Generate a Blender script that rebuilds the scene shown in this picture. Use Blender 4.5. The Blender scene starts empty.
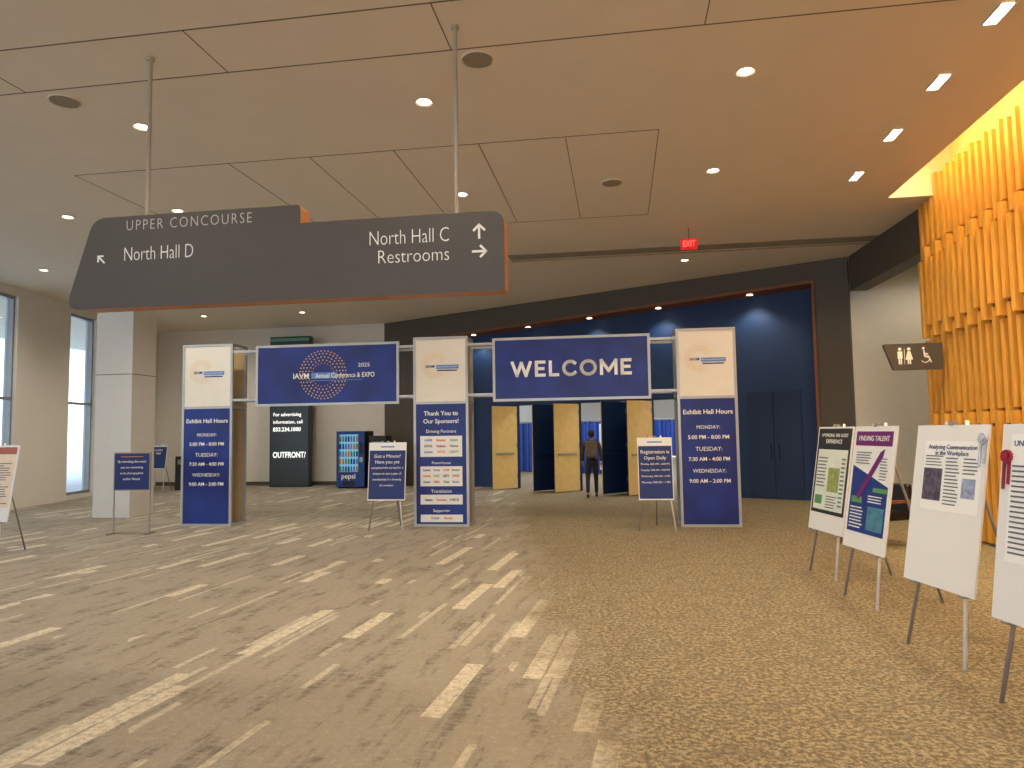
import bpy, bmesh, math, random
from mathutils import Matrix, Vector
random.seed(7)
scene = bpy.context.scene
COL = scene.collection
try:
    scene.view_settings.view_transform = 'Standard'
except Exception:
    pass

# ------------------------------------------------------------ materials
def lin(c):
    c = c / 255.0
    return c / 12.92 if c <= 0.04045 else ((c + 0.055) / 1.055) ** 2.4
def L3(rgb):
    return (lin(rgb[0]), lin(rgb[1]), lin(rgb[2]), 1.0)
_m = {}
def mat(name, rgb, rough=0.6, metal=0.0, emit=0.0, var=0.06, scale=6.0, stretch=None, bump=0.0):
    if name in _m:
        return _m[name]
    m = bpy.data.materials.new(name)
    m.use_nodes = True
    nt = m.node_tree
    b = nt.nodes['Principled BSDF']
    b.inputs['Roughness'].default_value = rough
    b.inputs['Metallic'].default_value = metal
    c = L3(rgb)
    if var > 0:
        tc = nt.nodes.new('ShaderNodeTexCoord')
        no = nt.nodes.new('ShaderNodeTexNoise')
        no.inputs['Scale'].default_value = scale
        no.inputs['Detail'].default_value = 3
        src = tc.outputs['Object']
        if stretch:
            mp = nt.nodes.new('ShaderNodeMapping')
            mp.inputs['Scale'].default_value = stretch
            nt.links.new(src, mp.inputs['Vector'])
            src = mp.outputs['Vector']
        nt.links.new(src, no.inputs['Vector'])
        r = nt.nodes.new('ShaderNodeValToRGB')
        r.color_ramp.elements[0].position = 0.3
        r.color_ramp.elements[1].position = 0.7
        r.color_ramp.elements[0].color = (c[0]*(1-var), c[1]*(1-var), c[2]*(1-var), 1)
        r.color_ramp.elements[1].color = (min(1, c[0]*(1+var)), min(1, c[1]*(1+var)), min(1, c[2]*(1+var)), 1)
        nt.links.new(no.outputs['Fac'], r.inputs['Fac'])
        nt.links.new(r.outputs['Color'], b.inputs['Base Color'])
    else:
        b.inputs['Base Color'].default_value = c
    if emit > 0:
        b.inputs['Emission Color'].default_value = c
        b.inputs['Emission Strength'].default_value = emit
        try: m.cycles.emission_sampling = 'NONE'
        except Exception: pass
    _m[name] = m
    return m

M_CEIL = mat('ceiling_paint', (228, 218, 200), 0.85, var=0.02, scale=2)
M_SEAM = mat('seam_dark', (112, 102, 86), 0.9)
M_WALL = mat('white_wall', (226, 222, 212), 0.8, var=0.02)
M_CREAM = mat('cove_paint', (240, 222, 170), 0.8, var=0.02)
M_DARK = mat('dark_frame', (84, 77, 67), 0.6)
M_BLUEW = mat('blue_wall', (20, 52, 96), 0.55)
M_BLUED = mat('blue_door', (16, 40, 78), 0.45)
M_BEIGE = mat('door_beige', (228, 196, 122), 0.5)
M_WOOD = mat('trim_wood', (128, 78, 40), 0.5, var=0.25, scale=8, stretch=(1, 1, 12))
M_SLAT = mat('slat_wood', (220, 160, 70), 0.45, var=0.16, scale=7, stretch=(3, 3, 0.3))
M_SLATB = mat('slat_backing', (118, 82, 42), 0.8, var=0.1)
M_SIGN = mat('sign_grey', (72, 66, 62), 0.5, var=0.03)
M_SIGNED = mat('sign_edge', (176, 112, 46), 0.4, var=0.05)
M_WHITE = mat('white_letter', (240, 240, 236), 0.5, var=0)
M_WPAN = mat('white_panel', (226, 222, 210), 0.5, var=0.02)
M_ALU = mat('aluminium', (178, 178, 176), 0.35, 0.4, var=0.04)
M_ROD = mat('painted_rod', (172, 162, 146), 0.5, var=0.03)
M_STEEL = mat('steel_rod', (150, 146, 140), 0.4, 0.2, var=0.03)
M_BLACK = mat('black_plastic', (22, 22, 24), 0.4)
M_PAPER = mat('foam_board', (232, 232, 230), 0.6, var=0.01)
M_TXT = mat('print_grey', (100, 102, 110), 0.7, var=0)
M_NAVY = mat('print_navy', (20, 40, 105), 0.5, var=0.08, scale=3)
M_GOLD = mat('print_gold', (224, 178, 100), 0.5, var=0)
M_ORANGE = mat('print_orange', (226, 138, 50), 0.5, var=0)
M_LBLUE = mat('print_lightblue', (90, 140, 205), 0.5, var=0)
M_GREEN = mat('print_green', (90, 150, 90), 0.5, var=0)
M_PURP = mat('print_purple', (110, 30, 110), 0.5, var=0)
M_RED = mat('print_red', (180, 40, 45), 0.5, var=0)
M_LAMP = mat('lamp_glow', (255, 240, 214), 0.5, emit=10, var=0)
M_LAMPR = mat('lamp_ring', (225, 215, 195), 0.4)
M_SPK = mat('speaker_grille', (150, 138, 120), 0.9, var=0.2, scale=200)
M_COL = mat('column_paint', (218, 215, 208), 0.6, var=0.02)
M_CHAIR = mat('chair_leather', (26, 24, 24), 0.4)

def blue_print():
    m = bpy.data.materials.new('blue_vinyl'); m.use_nodes = True
    nt = m.node_tree; b = nt.nodes['Principled BSDF']
    b.inputs['Roughness'].default_value = 0.4
    tc = nt.nodes.new('ShaderNodeTexCoord')
    v = nt.nodes.new('ShaderNodeTexVoronoi'); v.inputs['Scale'].default_value = 2.2
    v.feature = 'F1'
    nt.links.new(tc.outputs['Object'], v.inputs['Vector'])
    r = nt.nodes.new('ShaderNodeValToRGB')
    r.color_ramp.elements[0].color = L3((20, 48, 140)); r.color_ramp.elements[1].color = L3((12, 30, 100))
    nt.links.new(v.outputs['Distance'], r.inputs['Fac'])
    nt.links.new(r.outputs['Color'], b.inputs['Base Color'])
    return m
M_BP = blue_print()

def drape():
    m = bpy.data.materials.new('blue_drape'); m.use_nodes = True
    nt = m.node_tree; b = nt.nodes['Principled BSDF']
    tc = nt.nodes.new('ShaderNodeTexCoord')
    w = nt.nodes.new('ShaderNodeTexWave'); w.inputs['Scale'].default_value = 2.0
    w.inputs['Distortion'].default_value = 1.0
    nt.links.new(tc.outputs['Object'], w.inputs['Vector'])
    r = nt.nodes.new('ShaderNodeValToRGB')
    r.color_ramp.elements[0].color = L3((20, 50, 130)); r.color_ramp.elements[1].color = L3((44, 84, 170))
    nt.links.new(w.outputs['Fac'], r.inputs['Fac'])
    nt.links.new(r.outputs['Color'], b.inputs['Base Color'])
    return m
M_DRAPE = drape()

def glass():
    m = bpy.data.materials.new('window_glass'); m.use_nodes = True
    nt = m.node_tree
    out = nt.nodes['Material Output']
    t = nt.nodes.new('ShaderNodeBsdfTransparent'); t.inputs['Color'].default_value = (0.9, 0.96, 1, 1)
    g = nt.nodes.new('ShaderNodeBsdfGlossy'); g.inputs['Roughness'].default_value = 0.02
    mx = nt.nodes.new('ShaderNodeMixShader'); mx.inputs[0].default_value = 0.07
    nt.links.new(t.outputs[0], mx.inputs[1]); nt.links.new(g.outputs[0], mx.inputs[2])
    nt.links.new(mx.outputs[0], out.inputs['Surface'])
    return m
M_GLASS = glass()

def carpet():
    m = bpy.data.materials.new('patterned_carpet'); m.use_nodes = True
    nt = m.node_tree; b = nt.nodes['Principled BSDF']
    b.inputs['Roughness'].default_value = 0.85
    b.inputs['Specular IOR Level'].default_value = 0.2
    tc = nt.nodes.new('ShaderNodeTexCoord')
    sp = nt.nodes.new('ShaderNodeSeparateXYZ')
    nt.links.new(tc.outputs['Object'], sp.inputs[0])
    def num(x, n, i):
        if isinstance(x, (int, float)):
            n.inputs[i].default_value = x
        else:
            nt.links.new(x, n.inputs[i])
    def M(op, a, c=0.0, d=None):
        n = nt.nodes.new('ShaderNodeMath'); n.operation = op
        num(a, n, 0); num(c, n, 1)
        if d is not None: num(d, n, 2)
        return n.outputs[0]
    def comb(x, y, z=0.0):
        n = nt.nodes.new('ShaderNodeCombineXYZ'); num(x, n, 0); num(y, n, 1); num(z, n, 2)
        return n.outputs[0]
    def wn(x, y):
        n = nt.nodes.new('ShaderNodeTexWhiteNoise'); n.noise_dimensions = '2D'
        nt.links.new(comb(x, y), n.inputs['Vector']); return n.outputs['Value']
    def noise(vec, sc, det=3, ro=0.5):
        n = nt.nodes.new('ShaderNodeTexNoise'); n.inputs['Scale'].default_value = sc
        n.inputs['Detail'].default_value = det; n.inputs['Roughness'].default_value = ro
        nt.links.new(vec, n.inputs['Vector']); return n.outputs['Fac']
    def ss(x, lo, hi):
        n = nt.nodes.new('ShaderNodeMapRange'); n.interpolation_type = 'SMOOTHSTEP'
        num(x, n, 0); n.inputs[1].default_value = lo; n.inputs[2].default_value = hi
        return n.outputs[0]
    def mix(f, a, c):
        n = nt.nodes.new('ShaderNodeMix'); n.data_type = 'RGBA'
        nt.links.new(f, n.inputs[0])
        for s, i in ((a, 6), (c, 7)):
            if isinstance(s, tuple): n.inputs[i].default_value = s
            else: nt.links.new(s, n.inputs[i])
        return n.outputs[2]
    X, Y = sp.outputs[0], sp.outputs[1]
    a = math.radians(13)
    xs = M('SUBTRACT', M('MULTIPLY', X, math.cos(a)), M('MULTIPLY', Y, math.sin(a)))
    ys = M('ADD', M('MULTIPLY', X, math.sin(a)), M('MULTIPLY', Y, math.cos(a)))
    base = tc.outputs['Object']
    big = noise(base, 0.6, 2)
    def layer(w, per, thr, seed, gap):
        q = M('DIVIDE', xs, w)
        lane = M('FLOOR', q); fx = M('FRACT', q)
        h = wn(lane, seed)
        yo = M('ADD', M('DIVIDE', ys, per), M('MULTIPLY', h, 9.0))
        seg = M('FLOOR', yo); fy = M('FRACT', yo)
        h2 = wn(M('ADD', lane, seed), seg)
        on = M('GREATER_THAN', M('ADD', h2, M('MULTIPLY', M('SUBTRACT', big, 0.5), 0.7)), thr)
        inx = M('LESS_THAN', fx, gap)
        iny = M('LESS_THAN', fy, M('ADD', 0.3, M('MULTIPLY', wn(lane, M('ADD', seg, 17.0)), 0.6)))
        return M('MULTIPLY', M('MULTIPLY', on, inx), iny)
    d1 = layer(0.15, 1.8, 0.85, 3.0, 0.85)
    d2 = layer(0.07, 1.5, 0.88, 31.0, 0.75)
    str1 = noise(comb(M('MULTIPLY', xs, 5.0), M('MULTIPLY', ys, 1.1)), 1.3, 5, 0.7)
    str2 = noise(comb(M('MULTIPLY', xs, 3.0), M('MULTIPLY', ys, 16.0)), 1.6, 3, 0.6)
    fine = noise(base, 80, 2, 0.7)
    mid = noise(base, 20, 4, 0.75)
    dk = ss(str1, 0.48, 0.64)
    c0 = mix(M('MULTIPLY', dk, M('ADD', 0.4, M('MULTIPLY', ss(str2, 0.4, 0.6), 0.6))), L3((158, 150, 136)), L3((112, 106, 97)))
    c0 = mix(M('MULTIPLY', ss(mid, 0.5, 0.62), 0.45), c0, L3((178, 170, 154)))
    fleck = ss(M('ADD', M('MULTIPLY', fine, 0.4), M('MULTIPLY', mid, 0.6)), 0.43, 0.53)
    c0 = mix(M('MULTIPLY', M('MAXIMUM', d1, M('MULTIPLY', d2, 0.6)), M('ADD', 0.25, M('MULTIPLY', fleck, 0.7))), c0, L3((224, 215, 195)))
    spk = noise(base, 30, 4, 0.8)
    c1 = mix(ss(spk, 0.44, 0.58), L3((108, 98, 80)), L3((172, 158, 128)))
    c1 = mix(M('MULTIPLY', ss(noise(base, 5, 3, 0.6), 0.45, 0.7), 0.5), c1, L3((112, 102, 84)))
    edge = M('ADD', M('ADD', X, M('MULTIPLY', Y, 0.03)), M('MULTIPLY', M('SUBTRACT', noise(base, 1.2, 4), 0.5), 1.6))
    col = mix(ss(edge, 0.1, 0.9), c0, c1)
    col = mix(M('MULTIPLY', ss(fine, 0.4, 0.65), 0.25), col, L3((84, 76, 64)))
    nt.links.new(col, b.inputs['Base Color'])
    bp = nt.nodes.new('ShaderNodeBump'); bp.inputs['Strength'].default_value = 0.3; bp.inputs['Distance'].default_value = 0.01
    nt.links.new(fine, bp.inputs['Height']); nt.links.new(bp.outputs['Normal'], b.inputs['Normal'])
    return m
M_CARPET = carpet()

# ------------------------------------------------------------ mesh helpers
def empty(name, loc=(0, 0, 0), rz=0.0, parent=None, rx=0.0):
    o = bpy.data.objects.new(name, None)
    o.location = loc; o.rotation_euler = (rx, 0, rz)
    COL.objects.link(o)
    o.empty_display_size = 0.1
    if parent: o.parent = parent
    return o
def finish(name, bm, m, parent=None, smooth=False, loc=(0, 0, 0), rz=0.0, rx=0.0):
    me = bpy.data.meshes.new(name)
    bmesh.ops.recalc_face_normals(bm, faces=bm.faces[:])
    bm.to_mesh(me); bm.free()
    if isinstance(m, (list, tuple)):
        for k in m: me.materials.append(k)
    else: me.materials.append(m)
    if smooth:
        for p in me.polygons: p.use_smooth = True
    o = bpy.data.objects.new(name, me)
    o.location = loc; o.rotation_euler = (rx, 0, rz)
    COL.objects.link(o)
    if parent: o.parent = parent
    return o
def abox(bm, x0, x1, y0, y1, z0, z1, mi=0, bev=0.0):
    r = bmesh.ops.create_cube(bm, size=1)
    vs = r['verts']
    for v in vs:
        v.co = Vector(((x0+x1)/2 + v.co.x*(x1-x0), (y0+y1)/2 + v.co.y*(y1-y0), (z0+z1)/2 + v.co.z*(z1-z0)))
    fs = set(f for v in vs for f in v.link_faces)
    for f in fs: f.material_index = mi
    if bev > 0:
        es = list(set(e for v in vs for e in v.link_edges))
        bmesh.ops.bevel(bm, geom=es, offset=bev, segments=3, affect='EDGES', profile=0.6)
def box(name, x0, x1, y0, y1, z0, z1, m, parent=None, bev=0.0, loc=(0, 0, 0), rz=0.0, rx=0.0):
    bm = bmesh.new(); abox(bm, x0, x1, y0, y1, z0, z1, 0, bev)
    return finish(name, bm, m, parent, loc=loc, rz=rz, rx=rx)
def boxes(name, lst, m, parent=None, loc=(0, 0, 0), rz=0.0):
    bm = bmesh.new()
    for b in lst: abox(bm, *b)
    return finish(name, bm, m, parent, loc=loc, rz=rz)
def atube(bm, p, q, r, seg=12, r2=None, mi=0):
    p, q = Vector(p), Vector(q); d = q - p
    mt = Matrix.Translation((p+q)/2) @ d.to_track_quat('Z', 'Y').to_matrix().to_4x4()
    bmesh.ops.create_cone(bm, cap_ends=True, segments=seg, radius1=r, radius2=r if r2 is None else r2, depth=d.length, matrix=mt)
def tube(name, p, q, r, m, parent=None, seg=12, r2=None):
    bm = bmesh.new(); atube(bm, p, q, r, seg, r2)
    return finish(name, bm, m, parent, smooth=True)
def tubes(name, lst, m, parent=None):
    bm = bmesh.new()
    for t in lst: atube(bm, *t)
    return finish(name, bm, m, parent, smooth=False)
def prism(name, pts, y0, y1, m, parent=None, loc=(0, 0, 0), rz=0.0, edge_mat=None):
    bm = bmesh.new()
    f = [bm.verts.new((x, y0, z)) for x, z in pts]
    g = [bm.verts.new((x, y1, z)) for x, z in pts]
    bm.faces.new(f); bm.faces.new(list(reversed(g)))
    n = len(pts)
    for i in range(n):
        q = bm.faces.new((f[i], f[(i+1) % n], g[(i+1) % n], g[i]))
        if edge_mat: q.material_index = 1
    return finish(name, bm, [m, edge_mat] if edge_mat else m, parent, loc=loc, rz=rz)
def rounded(pts, rad, seg=6):
    out = []
    n = len(pts)
    for i in range(n):
        p0, p1, p2 = Vector(pts[i-1]), Vector(pts[i]), Vector(pts[(i+1) % n])
        r = rad[i]
        if r <= 0: out.append(tuple(p1)); continue
        a = p1 + (p0-p1).normalized()*r; c = p1 + (p2-p1).normalized()*r
        for k in range(seg+1):
            t = k/seg
            out.append(tuple(a*(1-t)**2 + p1*2*t*(1-t) + c*t*t))
    return out
def text(s, x, z, y, width, m, parent, h=None, bold=0.0, align='CENTER', name=None, space=1.0):
    if not s.strip(): return None
    cu = bpy.data.curves.new('lettering', 'FONT')
    cu.body = s; cu.size = 1.0; cu.align_x = align; cu.align_y = 'CENTER'
    cu.offset = bold; cu.space_character = space; cu.resolution_u = 3
    cu.materials.append(m)
    o = bpy.data.objects.new(name or 'lettering', cu)
    COL.objects.link(o); o.parent = parent
    bpy.context.view_layer.update()
    k = width/max(o.dimensions.x, 1e-4)
    ky = k if h is None else h/max(o.dimensions.y, 1e-4)
    cu.extrude = 0.001/k
    o.scale = (k, ky, k)
    o.location = (x, y, z); o.rotation_euler = (math.radians(90), 0, 0)
    return o

TH = math.radians(8.7); CS, SN = math.cos(TH), math.sin(TH)
def E(a, b, z=0.0):
    return (a*CS + b*SN, -a*SN + b*CS, z)
CH = 5.3

# ------------------------------------------------------------ room shell
box('floor', -60, 40, -12, 60, -0.2, 0, M_CARPET)
boxes('ceiling', [(-22, 4.34, -10, 34, CH, CH+0.12), (4.34, 22, 11.8, 34, CH, CH+0.12),
                  (4.22, 5.6, -10, 11.92, 6.25, 6.35), (4.22, 4.34, -10, 11.8, CH+0.12, 6.25),
                  (4.34, 5.6, 11.8, 11.92, CH+0.12, 6.25)], M_CEIL, rz=-TH)
seams = []
def s_e1(e2, a, b, w=0.014): seams.append((a, b, e2-w/2, e2+w/2, CH-0.003, CH+0.02))
def s_e2(e1, a, b, w=0.010): seams.append((e1-w/2, e1+w/2, a, b, CH-0.003, CH+0.02))
s_e1(5.55, -14, 4.3); s_e1(6.3, -14, 4.3)
for e in (-10.7, -8.4, -6.1, -3.8, -1.5, 0.85, 3.1): s_e2(e, 5.55, 6.3)
s_e1(8.48, -7.4, 0.56); s_e1(11.88, -7.4, 0.56)
for e in (0.56, -0.58, -1.68, -2.8, -3.95, -5.1, -7.4): s_e2(e, 8.48, 11.88)
s_e1(3.2, -14, 4.3)
boxes('trim_ceiling_seam', seams, M_SEAM, rz=-TH)
boxes('trim_ceiling_slot', [(-2.2, 5.4, 14.1, 14.5, CH-0.01, CH+0.02), (-2.2, 5.4, 14.6, 14.64, CH-0.02, CH+0.02)],
      mat('slot_diffuser', (150, 140, 122), 0.8), rz=-TH)
# right wall with slats
box('wall_right', 5.3, 5.5, -10, 12.3, 0, 5.35, M_SLATB, rz=-TH)
box('wall_cove', 5.3, 5.5, -10, 11.92, 5.35, 6.25, M_CREAM, rz=-TH)
bm = bmesh.new()
bounds = [0.02, 1.75, 3.15, 4.45, 5.6]
p = -3.0; i = 0
while p < 12.2:
    st = 0.10 if i % 2 else -0.10
    wd = 0.085
    for ri in range(4):
        z0 = bounds[ri] + (st if ri > 0 else 0)
        z1 = bounds[ri+1] + (st if ri < 3 else 0.05*(i % 2))
        dx = 0.06 if ri % 2 else 0.0
        off = 0.035 if ri % 2 else 0.0
        abox(bm, 4.93+dx, 5.05+dx, p+off, p+off+wd, z0+0.02, z1-0.02)
    p += 0.19; i += 1
for z in (0.6, 1.5, 2.2, 2.9, 3.4, 4.2, 4.7, 5.4):
    abox(bm, 5.11, 5.295, -3, 12.2, z, z+0.05)
finish('wood_slat_screen', bm, M_SLAT, rz=-TH)
M_COVE = mat('cove_glow', (255, 205, 110), 0.5, emit=9, var=0)
cl = empty('cove_light', E(4.5, 5.0, 6.16), -TH)
box('strip', -0.03, 0.03, -8, 6.6, 0.03, 0.07, M_COVE, cl)
def area(name, loc, sx, sy, e, col, rot, parent=None):
    l = bpy.data.lights.new(name, 'AREA'); l.shape = 'RECTANGLE'; l.size = sx; l.size_y = sy
    l.energy = e; l.color = col
    o = bpy.data.objects.new(name, l); o.location = loc; o.rotation_euler = rot
    COL.objects.link(o)
    if parent: o.parent = parent
    return o
area('lamp', (0.0, -0.7, 0.0), 0.1, 14, 480, (1, 0.76, 0.36), (0, math.radians(35), 0), cl)

# portal wall, local frame: x along wall to the right, y away
PA = math.radians(-35.5)
PB = (-4.2, 23.0, 0)
portal = empty('entrance_portal', PB, PA)
boxes('pillar', [(13.37, 14.05, 0, 0.75, 0, CH), (0, 2.8, 0, 0.75, 0, CH)], M_DARK, portal)
prism('header', [(2.8, 4.67), (13.37, 4.89), (13.37, CH), (2.8, CH)], 0, 0.6, M_DARK, portal)
prism('soffit_wood', [(2.8, 4.60), (13.37, 4.82), (13.37, 4.888), (2.8, 4.668)], -0.03, 0.6, M_WOOD, portal)
box('jamb_wood', 13.31, 13.37, -0.03, 0.6, 0, 4.83, M_WOOD, portal)
op = [(4.87, 6.27), (6.97, 8.42), (9.15, 10.62)]
segs = []; px = 2.8
for a, b in op:
    segs.append((px, a, 0.6, 0.75, 0, 4.9)); segs.append((a, b, 0.6, 0.75, 2.42, 4.9)); px = b
segs.append((px, 13.4, 0.6, 0.75, 0, 4.9))
boxes('wall_back_blue', segs, M_BLUEW, None, loc=PB, rz=PA)
dd = empty('door_1', PB, PA)
boxes('leaf', [(11.62, 12.22, 0.575, 0.6, 0.01, 2.5), (12.235, 12.85, 0.575, 0.6, 0.01, 2.5)], M_BLUED, dd)
boxes('handle', [(12.12, 12.15, 0.53, 0.575, 0.9, 1.3), (12.3, 12.33, 0.53, 0.575, 0.9, 1.3)], M_BLUEW, dd)
k = 2
for a, b in op:
    for hx, first in ((a, True), (b, False)):
        d = empty('door_%d' % k, (PB[0] + hx*math.cos(PA) - 0.6*math.sin(PA)*1, PB[1] + hx*math.sin(PA) + 0.6*math.cos(PA), 0), PA + math.radians(-20))
        k += 1
        m1, m2 = (M_BLUED, M_BEIGE) if first else (M_BEIGE, M_BLUED)
        box('face_left', -0.025, 0, -0.86, 0, 0.02, 2.4, m1, d)
        box('face_right', 0, 0.025, -0.86, 0, 0.02, 2.4, m2, d)
        box('push_bar', 0.025, 0.06, -0.75, -0.12, 1.0, 1.05, M_STEEL if first else M_BLUED, d)
        boxes('hinge', [(-0.03, 0.03, -0.03, 0.0, z, z+0.12) for z in (0.3, 1.2, 2.1)], M_STEEL, d)
fr = []
for a, b in op:
    fr += [(a-0.05, a, 0.58, 0.77, 0, 2.47), (b, b+0.05, 0.58, 0.77, 0, 2.47), (a, b, 0.58, 0.77, 2.42, 2.47)]
boxes('trim_door_frame', fr, M_BLUED, None, loc=PB, rz=PA)
# hall beyond
hall = empty('exhibit_hall_booth', PB, PA)
box('wall_hall', -6, 22, 13, 13.2, 0, CH, M_WALL, None, loc=PB, rz=PA)
bm = bmesh.new()
n = 400
prev = None
for i in range(n+1):
    x = -4 + 22*i/n; y = 7.5 + 0.05*math.sin(i*1.3)
    a = bm.verts.new((x, y, 0.02)); b = bm.verts.new((x, y, 2.0))
    if prev: bm.faces.new((prev[0], a, b, prev[1]))
    prev = (a, b)
finish('drape', bm, M_DRAPE, hall)
tubes('drape_pole', [((-4, 7.5, 2.04), (18, 7.5, 2.04), 0.025)] + [((x, 7.5, 0), (x, 7.5, 2.04), 0.02) for x in range(-4, 19, 3)], M_ALU, hall)
boxes('booth_table', [(6.2, 8.0, 5.6, 6.3, 0.7, 0.76), (6.25, 7.95, 5.65, 6.25, 0.0, 0.7)], M_PAPER, hall)
boxes('booth_banner', [(4.2, 5.1, 6.9, 6.94, 0.2, 1.9), (9.2, 10.1, 6.9, 6.94, 0.2, 1.9)], M_WPAN, hall)
for i, x in enumerate((3.0, 7.5, 12.0)):
    hl = empty('hall_light', (PB[0]+x*math.cos(PA)-5*math.sin(PA), PB[1]+x*math.sin(PA)+5*math.cos(PA), CH-0.05), PA)
    box('panel', -0.6, 0.6, -0.6, 0.6, 0, 0.04, mat('hall_glow', (240, 245, 255), 0.5, emit=4, var=0), hl)
    area('lamp', (0, 0, -0.03), 1.2, 1.2, 220, (0.95, 0.97, 1), (0, 0, 0), hl)

# rear white wall
box('wall_back', -18, -7.63, 22.1, 22.3, 0, CH, M_WALL, rz=-TH)
box('baseboard_back', -18, -7.7, 22.07, 22.1, 0, 0.12, M_DARK, rz=-TH)
box('wall_recess', 0, 8, 0, 0.2, 0, CH, M_WALL, loc=(7.12, 15.0, 0), rz=-TH)
boxes('wall_corridor_light_block', [(9.6, 9.8, 12.35, 16.6, 0, CH), (5.55, 9.6, 12.35, 12.55, 0, CH)], M_WALL, rz=-TH)  # unseen walls, added to stop sky light leaking into the recess
bx, by = 7.26-6.87, 14.83-11.45
ang = math.atan2(by, bx)
box('soffit_beam', 0, math.hypot(bx, by), -0.35, 0, 4.55, CH, M_DARK, loc=(6.88, 11.45, 0), rz=ang)
# left wall with windows
LA = math.atan2(-30.3, 1.7)
LW = (-12.3, 24.3, 0)
wins = [(4.1, 5.4)]
d0 = 7.6
while d0 < 30:
    wins.append((d0, d0+5.6)); d0 += 6.4
segs = []; px = -0.5
for a, b in wins:
    segs.append((px, a, -0.3, 0, 0, CH)); segs.append((a, b, -0.3, 0, 0, 0.12)); segs.append((a, b, -0.3, 0, 5.1, CH)); px = b
segs.append((px, 34.5, -0.3, 0, 0, CH))
boxes('wall_left', segs, M_WALL, None, loc=LW, rz=LA)
M_MULL = mat('mullion', (150, 152, 155), 0.4, 0.4)
for i, (a, b) in enumerate(wins):
    w = empty('window_%d' % (i+1), LW, LA)
    box('pane', a, b, -0.16, -0.15, 0.12, 5.1, M_GLASS, w)
    ls = [(a, a+0.06, -0.22, -0.08, 0.12, 5.1), (b-0.06, b, -0.22, -0.08, 0.12, 5.1),
          (a, b, -0.22, -0.08, 0.12, 0.2), (a, b, -0.22, -0.08, 5.02, 5.1), (a, b, -0.22, -0.08, 2.6, 2.66)]
    x = a + 1.4
    while x < b-0.5:
        ls.append((x-0.03, x+0.03, -0.22, -0.08, 0.12, 5.1)); x += 1.4
    boxes('mullion', ls, M_MULL, w)
def ext_mat():
    m = bpy.data.materials.new('facade'); m.use_nodes = True
    nt = m.node_tree; b = nt.nodes['Principled BSDF']
    tc = nt.nodes.new('ShaderNodeTexCoord'); mp = nt.nodes.new('ShaderNodeMapping')
    mp.inputs['Rotation'].default_value = (math.radians(90), 0, math.radians(90))
    br = nt.nodes.new('ShaderNodeTexBrick'); br.offset = 0
    br.inputs['Color1'].default_value = L3((150, 172, 196)); br.inputs['Color2'].default_value = L3((170, 190, 208))
    br.inputs['Mortar'].default_value = L3((215, 220, 225)); br.inputs['Scale'].default_value = 1
    br.inputs['Brick Width'].default_value = 2; br.inputs['Row Height'].default_value = 2.5
    br.inputs['Mortar Size'].default_value = 0.15
    nt.links.new(tc.outputs['Object'], mp.inputs[0]); nt.links.new(mp.outputs[0], br.inputs['Vector'])
    nt.links.new(br.outputs['Color'], b.inputs['Base Color'])
    return m
box('exterior_building', -58, -54, -12, 58, 0, 9, ext_mat())
box('exterior_ground', -60, -12.8, -12, 60, 0.0, 0.02, mat('pavement', (205, 207, 210), 0.9))

box('column', -0.85, 0, 0, 0.75, 0, CH, M_COL, loc=(-7.96, 14.62, 0), rz=-TH)
box('trim_column_joint', -0.853, 0.003, -0.003, 0.753, 2.98, 2.995, M_SEAM, loc=(-7.96, 14.62, 0), rz=-TH)

# ------------------------------------------------------------ lights in ceiling
def downlight(x, y, e=None, z=CH, col=None, blend=0.6, ang=155):
    if e is None: e = 165
    if col is None:
        t = min(1, max(0, (x+6)/10.0))
        col = (1, 0.87-0.07*t, 0.70-0.17*t)
    d = empty('downlight', (x, y, z))
    bm = bmesh.new()
    bmesh.ops.create_cone(bm, cap_ends=True, segments=24, radius1=0.065, radius2=0.065, depth=0.01, matrix=Matrix.Translation((0, 0, -0.006)))
    finish('lens', bm, M_LAMP, d)
    bm = bmesh.new()
    bmesh.ops.create_cone(bm, cap_ends=False, segments=24, radius1=0.095, radius2=0.07, depth=0.02, matrix=Matrix.Translation((0, 0, -0.008)))
    finish('ring', bm, M_LAMPR, d)
    l = bpy.data.lights.new('bulb', 'SPOT'); l.energy = e; l.color = col
    l.spot_size = math.radians(ang); l.spot_blend = blend; l.shadow_soft_size = 0.12
    o = bpy.data.objects.new('bulb', l); o.location = (0, 0, -0.06); COL.objects.link(o); o.parent = d
for x, y in [(-0.92, 7.48), (2.44, 6.93), (-4.3, 7.99), (2.89, 9.67), (-0.72, 10.5), (-5.35, 11.07), (-7.27, 11.3),
             (3.77, 14.9), (-10.07, 14.9), (-4.16, 16.85), (-7.6, 17.3), (-1.0, 15.6), (-9.3, 21), (-6.2, 20.6),
             (-7.6, 8.6), (2.1, 3.6), (-1.3, 4.1), (-4.8, 4.4), (2.0, 0.3), (-1.6, 0.6)]:
    downlight(x, y)
downlight(8.6, 13.2, 110, col=(1, 0.82, 0.55))  # added to light the recess, no known fitting there
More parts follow.
